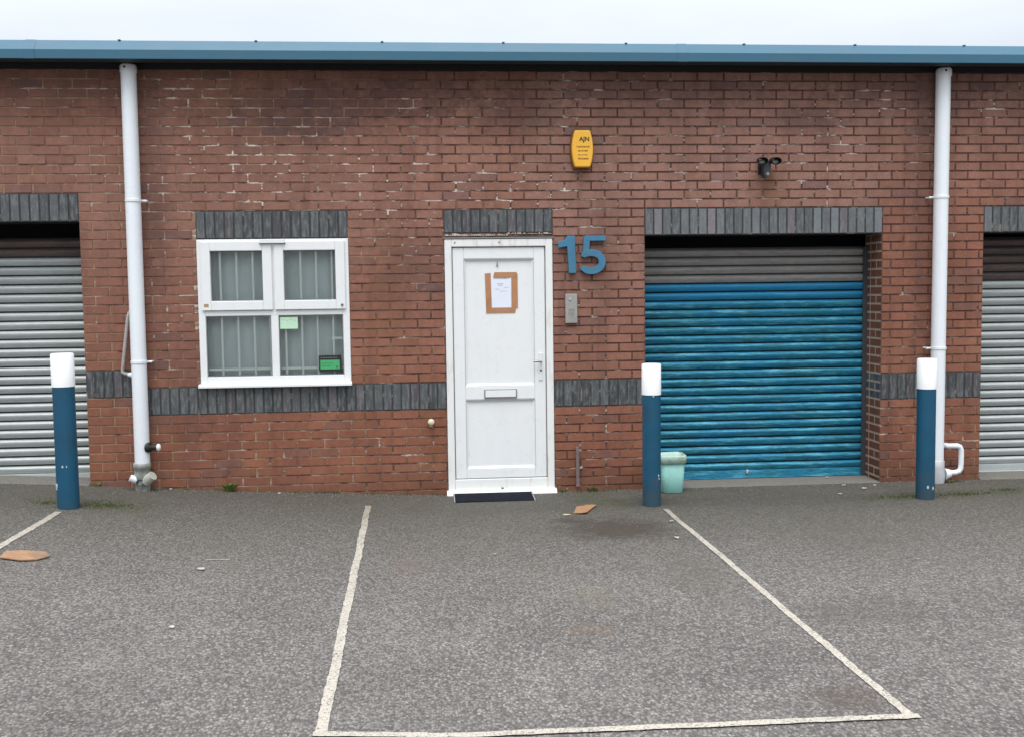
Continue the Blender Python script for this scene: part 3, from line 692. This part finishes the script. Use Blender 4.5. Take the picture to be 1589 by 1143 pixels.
arc = []
cx_, cz_ = 1.365, 1.880
for k_ in range(0, 23):
    a = R(128 - k_*(128+148)/22); arc.append((cx_+.094*math.cos(a), cz_+.072*math.sin(a)+ (.006 if math.sin(a) > 0 else 0)))
q5 = [(1.494,2.082),(1.330,2.082)]
solid_stroke(q, [(1.487,2.078),(1.318,2.078)], .044, -.042, -.012)
solid_stroke(q, [(1.332,2.090),(1.318,1.925)], .052, -.041, -.0125)
solid_stroke(q, [(1.300,1.922)]+arc, [.040]+[.052]*3+[.058]*(len(arc)-6)+[.052,.046,.038], -.0425, -.0118)
q.build('digit', m_num, num, .002, recalc=False)

# ------------------------------------------------------------------ alarm box
al = empty('alarm_box', (1.30,-.0,2.83), 'yellow barrel shaped alarm box high on the wall right of the door', 'alarm box')
def barrel(w, h, zc_, xc_, bulge, n=8):
    P = []
    for k_ in range(n+1): tt = -1+2*k_/n; P.append((xc_ + w/2 - bulge*tt*tt, zc_+h/2*tt))
    for k_ in range(n+1): tt = 1-2*k_/n; P.append((xc_ - w/2 + bulge*tt*tt, zc_+h/2*tt))
    return P
q = MB(); q.prism([(p[0],-.030,p[1]) for p in barrel(.196,.322,2.806,1.294,.027)], (0,.026,0)); q.build('back_box', m_yel_dark, al, .003, recalc=True)
q = MB(); q.prism([(p[0],-.085,p[1]) for p in barrel(.178,.302,2.808,1.294,.026)], (0,.056,0)); q.build('cover', m_yel, al, .012, 3, recalc=True)
def text(s, x, z, size, y, mat_, parent, name, ext=.0006, bold=.0):
    cu = bpy.data.curves.new(name, 'FONT'); cu.body = s; cu.size = size; cu.align_x = 'CENTER'; cu.align_y = 'CENTER'; cu.extrude = ext; cu.offset = bold
    tmp = bpy.data.objects.new(name, cu); COL.objects.link(tmp); dg = bpy.context.evaluated_depsgraph_get(); dg.update()
    me = bpy.data.meshes.new_from_object(tmp.evaluated_get(dg)); bpy.data.objects.remove(tmp)
    me.transform(Matrix.Translation((x, y, z)) @ Matrix.Rotation(R(90), 4, 'X'))
    me.materials.clear(); me.materials.append(mat_)
    for p in me.polygons: p.material_index = 0
    o = bpy.data.objects.new(name, me); COL.objects.link(o); o.parent = parent; me.transform(Matrix.Translation(-parent.location)); return o
text('AJN', 1.309, 2.884, .050, -.0862, m_inkd, al, 'lettering', bold=.0012)
q = []; groups_ = []; rr = random.Random(8)
for (zz, xa, xb_, hh) in ((2.823,1.245,1.345,.016), (2.790,1.258,1.330,.015), (2.757,1.255,1.335,.010), (2.727,1.257,1.333,.017)):
    xx = xa; st_ = len(q)
    while xx < xb_:
        w_ = rr.uniform(.006,.012); q.append((xx, xx+w_, -.0866, -.0850, zz-hh/2+rr.uniform(0,.004), zz+hh/2-rr.uniform(0,.004))); xx += w_+rr.uniform(.003,.005)
    groups_.append((st_, len(q)))
for i_, (a, b_) in enumerate(groups_): 
    r0 = MB()
    for bb in q[a:b_]: r0.box(*bb)
    r0.build('small_print', m_ink, al)

# ------------------------------------------------------------------ security light
sl_ = empty('security_light', (2.85,-.05,2.62), 'black twin headed security light with sensor above the blue shutter', 'security light')
q = MB(); q.box(2.795, 2.862, -.022, .0, 2.60, 2.70); q.build('wall_plate', m_black, sl_, .004)
q = MB()
q.prism([(2.812,-.095,2.690),(2.882,-.095,2.690),(2.878,-.095,2.615),(2.856,-.095,2.580),(2.832,-.095,2.560),(2.818,-.095,2.600)], (0,.075,0)); q.build('sensor_housing', m_dark, sl_, .008, recalc=True)
q = MB(); q.sphere((2.850,-.098,2.592), .017, 0, (1,.7,1)); q.build('sensor_lens', m_lens, sl_)
q = MB(); q.tube([(2.77,-.085,2.692), (2.92,-.085,2.692)], .012, 10); q.build('arm', m_black, sl_)
for cx in (2.800, 2.895):
    q = MB(); d_ = -1 if cx < 2.85 else 1
    q.tube([(cx+d_*.004,-.055,2.716), (cx+d_*.006,-.10,2.706), (cx+d_*.010,-.160,2.690)], [.024,.042,.044], 20, cap=False)
    q.tube([(cx+d_*.010,-.160,2.690), (cx+d_*.004,-.054,2.716)], [.040,.020], 20, cap=False); q.v = [(v[0], v[1], 2.70+(v[2]-2.70)*.68) for v in q.v]; q.build('lamp_head', m_black, sl_)
    q = MB(); q.sphere((cx+d_*.009,-.118,2.690), .034, 0, (1,.35,.62)); q.build('lamp_lens', m_lens, sl_)

# ------------------------------------------------------------------ intercom
ic = MB(); ic.box(1.146, 1.246, -.034, -.003, 1.374, 1.618); icom = ic.build('intercom', m_inter, bevel=.004); tag(icom, 'grey metal door entry box on the bricks below the number 15', 'intercom')
q = MB(); q.tube([(1.186,-.034,1.577), (1.186,-.041,1.577)], .012, 14); q.build('push_button', m_lit, icom)
q = MB()
for k_ in range(5): q.box(1.172, 1.222, -.0355, -.034, 1.44+k_*.012, 1.443+k_*.012)
q.build('speaker_grille', m_gasket, icom)

# ------------------------------------------------------------------ bollards
def bollard(x, y, zb, ztop, zband, r, label, lean=0, chips=()):
    bo = empty('bollard', (x, y, zb), label, 'bollard', 'blue and white bollards in front of the wall')
    q = MB(); q.tube([(x, y, zb-.12), (x, y, zband)], r, 40); q.build('post', m_bol, bo)
    q = MB(); rw = r+.0035; q.tube([(x, y, zband-.002), (x, y, ztop-.008), (x, y, ztop)], [rw, rw, rw-.007], 40); q.build('white_band', m_bolw, bo)
    for (dx, dz, s) in chips:
        a = math.asin(max(-.95, min(.95, dx/r))); q = MB()
        q.sphere((x+(r+.0005)*math.sin(a), y-(r+.0005)*math.cos(a), dz), s, 0, (1,.12,1.4), 10, 6); q.build('paint_chip', m_chip, bo)
    return bo
bollard(-2.655, -.875, .106, 1.238, 1.000, .077, 'blue bollard with white top in front of the left galvanised shutter', chips=((-.005,.42,.007), (.022,.42,.005), (-.055,.28,.012), (-.058,.26,.009)))
bollard(1.728, -.690, -.045, 1.070, .832, .072, 'blue bollard with white top beside the turquoise bin', chips=((.04,.20,.007), (.045,.175,.006), (.0,.822,.006)))
bollard(3.938, -.730, -.046, 1.072, .836, .072, 'blue bollard with white top standing before the right white downpipe', chips=((-.012,.055,.010), (.03,.045,.010), (.055,.5,.004)))

# ------------------------------------------------------------------ downpipes
yp_ = -.088
def pipe_top(q_parent, x):
    q = MB(); q.tube([(x,yp_,3.405),(x,yp_,3.455),(x,yp_,3.466)], [.0645,.0645,.056], 32); q.build('pipe_collar', m_pipe, q_parent)
    q = MB(); q.tube([(x-.012,yp_-.058,3.440),(x-.012,yp_-.0655,3.440)], .009, 12); q.build('collar_hole', m_hole, q_parent)
    q = MB(); q.tube([(x,yp_,3.46),(x,yp_-.02,3.56)], .04, 16); q.build('gutter_outlet', m_black, q_parent)
def bracket(par, x, z, side):
    q = MB(); q.tube([(x,yp_,z-.010),(x,yp_,z+.010)], .0655, 32)
    q.build('bracket', m_pipe, par)
    q = MB(); q.tube([(x+side*.06,yp_+.02,z),(x+side*.098,yp_+.02,z-.002)], [.008,.010], 12).tube([(x+side*.088,yp_+.02,z),(x+side*.088,-.002,z)], .008, 10); q.build('bracket_lug', m_pipe, par)
LX = -2.322
dp = empty('downpipe', (LX,yp_,.07), 'white round downpipe left of the window with a dirty grey shoe', 'downpipe')
q = MB(); q.tube([(LX-.008,yp_,.300),(LX,yp_,3.41)], .0600, 32); q.build('pipe', m_pipe, dp)
pipe_top(dp, LX); bracket(dp, LX, 2.405, 1); bracket(dp, LX-.004, 1.120, 1)
q = MB(); X_ = LX-.012
q.tube([(X_,yp_,.305),(X_,yp_,.300),(X_,yp_,.262),(X_,yp_,.255),(X_,yp_,.225)], [.060,.068,.068,.062,.062], 28); q.build('coupler', m_pipe_dirty, dp)
q = MB(); q.tube([(X_,yp_,.225),(X_,yp_,.18),(X_,yp_,.12),(X_,yp_-.008,.06)], [.062,.070,.060,.058], 28); q.build('shoe', m_pipe_dirty, dp)
q = MB(); q.tube([(X_+.03,yp_-.03,.155),(X_+.098,yp_-.055,.205)], [.045,.038], 20); q.build('side_boss', plain('grimy_white_boss', (.52,.53,.47), .55, .2, 20, dirt=(.3,.31,.25)), dp)
q = MB(); q.tube([(X_-.03,yp_-.03,.165),(X_-.085,yp_-.05,.190)], [.033,.028], 20); q.build('side_boss', m_pipe, dp)
q = MB()
for k_ in range(11):
    a = R(20+k_*14); q.sphere((X_-.002+.030*math.cos(a), yp_-.066, .140+.036*math.sin(a)), .008, 0, (1,1,1), 8, 6)
q.build('access_rim', m_dark, dp)
q = MB(); q.tube([(X_,yp_-.055,.075),(X_,yp_-.072,.145)], [.014,.016], 12); q.build('access_bolt', m_pipe_dirty, dp)
q = MB(); q.tube([(LX+.035,yp_-.02,.43),(LX+.062,yp_-.025,.43),(LX+.063,yp_-.025,.43),(LX+.115,yp_-.028,.43)], [.041,.041,.024,.022], 20); q.build('rubber_connector', m_black, dp)
q = MB(); q.sphere((LX+.130,yp_-.028,.430), .025, 0, (.8,1,1.15)); q.build('end_cap', m_pipe, dp)
# grey waste pipe that joins it from the wall
q = MB(); q.tube([(-2.375,-.0,1.522),(-2.385,-.035,1.522),(-2.400,-.045,1.515),(-2.412,-.047,1.48),(-2.470,-.047,1.060),(-2.472,-.047,1.040),(-2.455,-.050,1.024),(-2.39,-.060,1.018)], .014, 14)
o = q.build('waste_pipe', m_conduit); tag(o, 'thin beige waste pipe running down the bricks just left of the left downpipe', 'pipe')
q = MB(); q.tube([(-2.425,-.055,1.016),(-2.355,-.075,1.016)], [.014,.034], 16); q.build('pipe_socket', m_pipe, o)

RX = 4.367
dq = empty('downpipe', (RX,yp_,-.045), 'white round downpipe on the pier at the right behind a bollard', 'downpipe')
q = MB(); q.tube([(RX-.012,yp_,.145),(RX-.004,yp_,3.41)], .0600, 32); q.build('pipe', m_pipe, dq)
pipe_top(dq, RX); bracket(dq, RX-.006, 2.395, -1); bracket(dq, RX-.009, 1.115, -1)
q = MB(); q.tube([(RX-.012,yp_,.150),(RX-.012,yp_,.145),(RX-.012,yp_,.09),(RX-.01,yp_,.02),(RX-.005,yp_,-.05)], [.060,.067,.067,.075,.062], 28); q.build('shoe', plain('weathered_shoe', (.50,.51,.52), .5, .2, 20, dirt=(.3,.3,.3)), dq)
q = MB(); q.tube([(RX+.055,yp_-.02,.03),(RX+.105,yp_-.02,.035)], [.05,.034], 20); q.build('side_boss', m_pipe, dq)
q = MB()
pth = [(RX+.085,-.0,.268),(RX+.085,-.06,.270),(RX+.095,-.09,.270),(RX+.125,-.105,.272),(RX+.165,-.105,.272),(RX+.190,-.105,.262),(RX+.202,-.105,.235),(RX+.203,-.105,.12),(RX+.200,-.105,.075),(RX+.186,-.105,.050),(RX+.155,-.105,.040),(RX+.09,-.10,.036)]
q.tube(pth, .0225, 18); o = q.build('waste_pipe', m_pipe); tag(o, 'white U shaped waste pipe joining the foot of the right downpipe', 'pipe')

# small pipe stub, capped outlet
q = MB(); q.tube([(1.238,-.030,.000),(1.238,-.030,.335)], .0165, 14); o = q.build('conduit_stub', plain('mauve_grey_conduit', (.17,.125,.12), .6, .2, 30, dirt=(.32,.28,.27)), bevel=0); tag(o, 'short mauve grey pipe stub standing against the bricks right of the door', 'pipe')
q = MB(); q.tube([(1.262,-.028,.155),(1.275,-.004,.155)], .010, 10); q.build('clip', m_lit, o)
q = MB(); q.tube([(.010,-.0,.575),(.010,-.035,.573)], .022, 16).sphere((.010,-.036,.573), .0275, 0, (1,.6,1)); o = q.build('overflow_cap', plain('cream_plastic', (.72,.62,.42), .45, .1)); tag(o, 'small round cream overflow cap on the low bricks left of the door', 'pipe cap')
q = MB(); q.box(-.006,.026,-.012,-.003,.528,.545); q.build('cap_clip', m_conduit, o)

# ------------------------------------------------------------------ bin
bn = empty('bin', (2.0,-.18,-.045), 'small turquoise plastic bin with a crumbling rim beside the middle bollard', 'bin')
def rrect(cx, cy, w, d, r, z, n=6):
    P = []
    for (sx, sy, a0) in ((1,1,0), (-1,1,90), (-1,-1,180), (1,-1,270)):
        for k_ in range(n+1):
            a = R(a0+90*k_/n); P.append((cx+sx*(w/2-r)+r*math.cos(a), cy+sy*(d/2-r)+r*math.sin(a), z))
    return P
def loft(mb, rings, cap0=True, cap1=False):
    base = []
    for r_ in rings: base.append(len(mb.v)); mb.v += r_
    k_ = len(rings[0])
    for a, b_ in zip(base, base[1:]):
        for i_ in range(k_): j_ = (i_+1) % k_; mb.face([a+i_, a+j_, b_+j_, b_+i_], 0, None, True)
    if cap0: mb.face([base[0]+i_ for i_ in range(k_)][::-1])
    if cap1: mb.face([base[-1]+i_ for i_ in range(k_)])
bx0, by0 = 2.008, -.17
q = MB(); loft(q, [rrect(bx0,by0,.158,.15,.03,-.044), rrect(bx0,by0,.168,.16,.03,-.036), rrect(bx0,by0,.200,.19,.034,.212), rrect(bx0,by0,.192,.182,.032,.212), rrect(bx0,by0,.165,.155,.03,.0)], True, True); q.build('bin_body', m_bin, bn, recalc=False)
q = MB(); rr = random.Random(5)
rings = []
for (w_, z_) in ((.202,.206), (.222,.210), (.226,.262), (.219,.276), (.206,.274), (.200,.215)):
    rg = rrect(bx0,by0,w_,w_-.01,.036,z_)
    rings.append([(p[0]+.0025*noise.noise(Vector(p)*50), p[1], p[2]+.006*noise.noise(Vector((p[0]*30,p[1]*30,z_*8)))) for p in rg])
loft(q, rings, False); q.build('rim', m_binrim, bn)
q = MB(); loft(q, [rrect(bx0,by0,.19,.18,.03,.16), rrect(bx0,by0,.188,.178,.03,.19)], True, True); q.build('soil', m_soil, bn)

# ------------------------------------------------------------------ litter on the ground
def flat(name, pts, mat_, label, cat, th=.006, curl=.0, group=None, lift=.003):
    q = MB(); k_ = len(pts); rr = random.Random(len(label))
    top = [(p[0], p[1], gz(p[0])+lift+th+curl*rr.uniform(0,1)) for p in pts]; bot = [(p[0], p[1], t_[2]-th) for p, t_ in zip(pts, top)]
    q.v += bot+top; q.face(list(range(k_))[::-1]); q.face(list(range(k_, 2*k_)))
    for i_ in range(k_): j_ = (i_+1) % k_; q.face([i_, j_, k_+j_, k_+i_])
    o = q.build(name, mat_, bevel=.001); return tag(o, label, cat, group)
flat('cardboard_scrap', [(1.077,-.91),(1.13,-.945),(1.175,-.94),(1.235,-.78),(1.292,-.66),(1.262,-.64),(1.205,-.655),(1.190,-.69),(1.13,-.70)], m_card, 'torn brown cardboard scrap on the ground between door and middle bollard', 'cardboard', .004, .012)
flat('board_scrap', [(-2.58,-2.20),(-2.50,-2.165),(-2.352,-2.18),(-2.300,-2.27),(-2.345,-2.36),(-2.43,-2.385),(-2.56,-2.345)], m_ply, 'pale orange board scrap lying on the asphalt at the left edge', 'board', .007, .004)
flat('litter', [(.985,-.965),(1.01,-.985),(1.045,-.97),(1.04,-.945),(1.0,-.94)], m_dry, 'pale scrap of litter just left of the cardboard', 'litter', .003, .008, 'pale litter')
for (x, y, s, lab) in ((1.746,-1.293,.022,'white crumb of litter beside the bay line below the middle bollard'), (1.655,-1.803,.030,'white paper crumb furthest out from the middle bollard'), (3.519,-.12,.026,'white crumb before the right end of the blue shutter'),
                       (3.629,-.285,.026,'bright white crumb nearest the brick pier foot'), (3.331,-.496,.024,'pale crumb on the asphalt furthest from the blue shutter'), (3.498,.200,.024,'pale crumb on the threshold under the blue shutter'),
                       (3.775,-.159,.022,'pale crumb at the very foot of the brick pier'), (-1.364,-2.474,.034,'pale patch of litter on open asphalt below the window'), (-1.275,-3.541,.020,'small pale stone far out on the asphalt at left'),
                       (2.984,-2.547,.018,'tiny white crumb out on the right hand bay'), (-2.12,-.06,.022,'white crumb at the wall foot beside the left downpipe'), (-1.243,-.090,.020,'pale pebble at the wall foot under the window'),
                       (.40,-2.07,.012,'tiny pale chip on the asphalt in front of the door')):
    rr = random.Random(int(x*77+y*31)); k_ = 7; s *= .75
    pts = [(x+s*rr.uniform(.6,1.15)*math.cos(2*math.pi*i_/k_), y+s*rr.uniform(.6,1.1)*math.sin(2*math.pi*i_/k_)) for i_ in range(k_)]
    flat('litter', pts, m_lit, lab, 'litter', .006, .008, 'pale litter', lift=(.012 if y > 0 else .002))
flat('litter', [(-1.39,-2.245),(-1.30,-2.225),(-1.24,-2.222),(-1.242,-2.236),(-1.31,-2.24),(-1.385,-2.262)], plain('pinkish_scrap', (.34,.29,.27), .8), 'thin pale strip on the asphalt below the window', 'litter', .002, .002, 'pale litter')

# ------------------------------------------------------------------ weeds
def weed(x, y, n_, h, spread, label, seed):
    q = MB(); rr = random.Random(seed); z0 = gz(x)
    for k_ in range(n_):
        a = rr.uniform(0, 2*math.pi); l_ = h*rr.uniform(.5,1); s_ = spread*rr.uniform(.3,1); w_ = h*rr.uniform(.12,.22)
        d_ = Vector((math.cos(a), math.sin(a)*.6-.2, 0)); b0 = Vector((x,y,z0))+d_*spread*.1; p1 = b0+d_*s_*.6+Vector((0,0,l_*.8)); p2 = b0+d_*s_*1.1+Vector((0,0,l_)); sd_ = Vector((-d_.y,d_.x,0)).normalized()*w_
        n = len(q.v); q.v += [tuple(b0), tuple(p1+sd_), tuple(p2), tuple(p1-sd_)]; q.face([n,n+1,n+2,n+3])
    return tag(q.build('weed', m_leaf), label, 'weed', 'weeds at the wall foot')
weed(-1.655, -.045, 26, .075, .075, 'green weed tuft growing at the wall foot under the window', 1)
weed(1.355, -.035, 18, .04, .06, 'low yellow green weed at the wall foot right of the pipe stub', 2)
weed(1.115, -.035, 12, .03, .05, 'tiny weed at the wall foot beside the door frame', 3)
weed(4.46, -.12, 12, .03, .05, 'small weed at the foot of the right downpipe', 4)
weed(-2.71, -.03, 12, .03, .06, 'small weed at the corner of the left pier', 5)
def moss(patches, name, label):
    q = MB(); rr = random.Random(11)
    for (cx, cy, rx, ry, n_) in patches:
        for k_ in range(n_):
            a = rr.uniform(0, 2*math.pi); d_ = abs(rr.gauss(0, .5)); x = cx+rx*d_*math.cos(a); y = cy+ry*d_*math.sin(a); z0 = gz(x)
            h = rr.uniform(.005,.018); b_ = rr.uniform(0, math.pi); dx, dy = .004*math.cos(b_), .004*math.sin(b_); lx, ly_ = rr.uniform(-.01,.01), rr.uniform(-.01,.01)
            n = len(q.v); q.v += [(x-dx,y-dy,z0), (x+dx,y+dy,z0), (x+lx,y+ly_,z0+h)]; q.face([n,n+1,n+2])
    return tag(q.build(name, m_moss), label, 'moss', kind='stuff')
moss([(-2.42,-.76,.28,.16,600), (-2.85,-.75,.15,.10,150)], 'moss', 'green moss round the foot of the left bollard')
moss([(3.75,-.66,.35,.10,350), (4.35,-.62,.35,.09,320), (4.75,-.5,.2,.1,200)], 'moss', 'green moss round the feet of the two right bollards')
moss([(x_*.3-2.0, -.03, .22, .04, 60) for x_ in range(8)] + [(1.4,-.06,.3,.06,220)], 'moss', 'thin line of moss and grit along the wall foot')

# loose grit washed up against the wall and over the asphalt
q = MB(); rr = random.Random(21)
for k_ in range(1500):
    x = rr.uniform(-3.4, 6); y = -.02 - abs(rr.gauss(0, .10)) if rr.random() < .62 else -rr.uniform(.1, 4.9)
    if .1 < x < 1.1 and y > -.4 or (-4.8 < x < -2.8 or 1.84 < x < 3.88) and rr.random() < .25: y -= .4
    r_ = rr.uniform(.002, .0055); z0 = gz2(x, y)+r_*.5; n = len(q.v)
    P = [(x+r_*rr.uniform(.7,1.4), y, z0), (x, y+r_*rr.uniform(.7,1.4), z0), (x-r_*rr.uniform(.7,1.4), y, z0), (x, y-r_*rr.uniform(.7,1.4), z0), (x, y, z0+r_*.8), (x, y, z0-r_*.8)]
    q.v += P
    for a, b_ in ((0,1),(1,2),(2,3),(3,0)): q.face([n+a, n+b_, n+4]); q.face([n+b_, n+a, n+5])
tag(q.build('grit', plain('grit_stones', (.24,.215,.185), .9, .6, 9)), 'fine loose grit along the foot of the wall and on the asphalt', 'grit', kind='stuff')
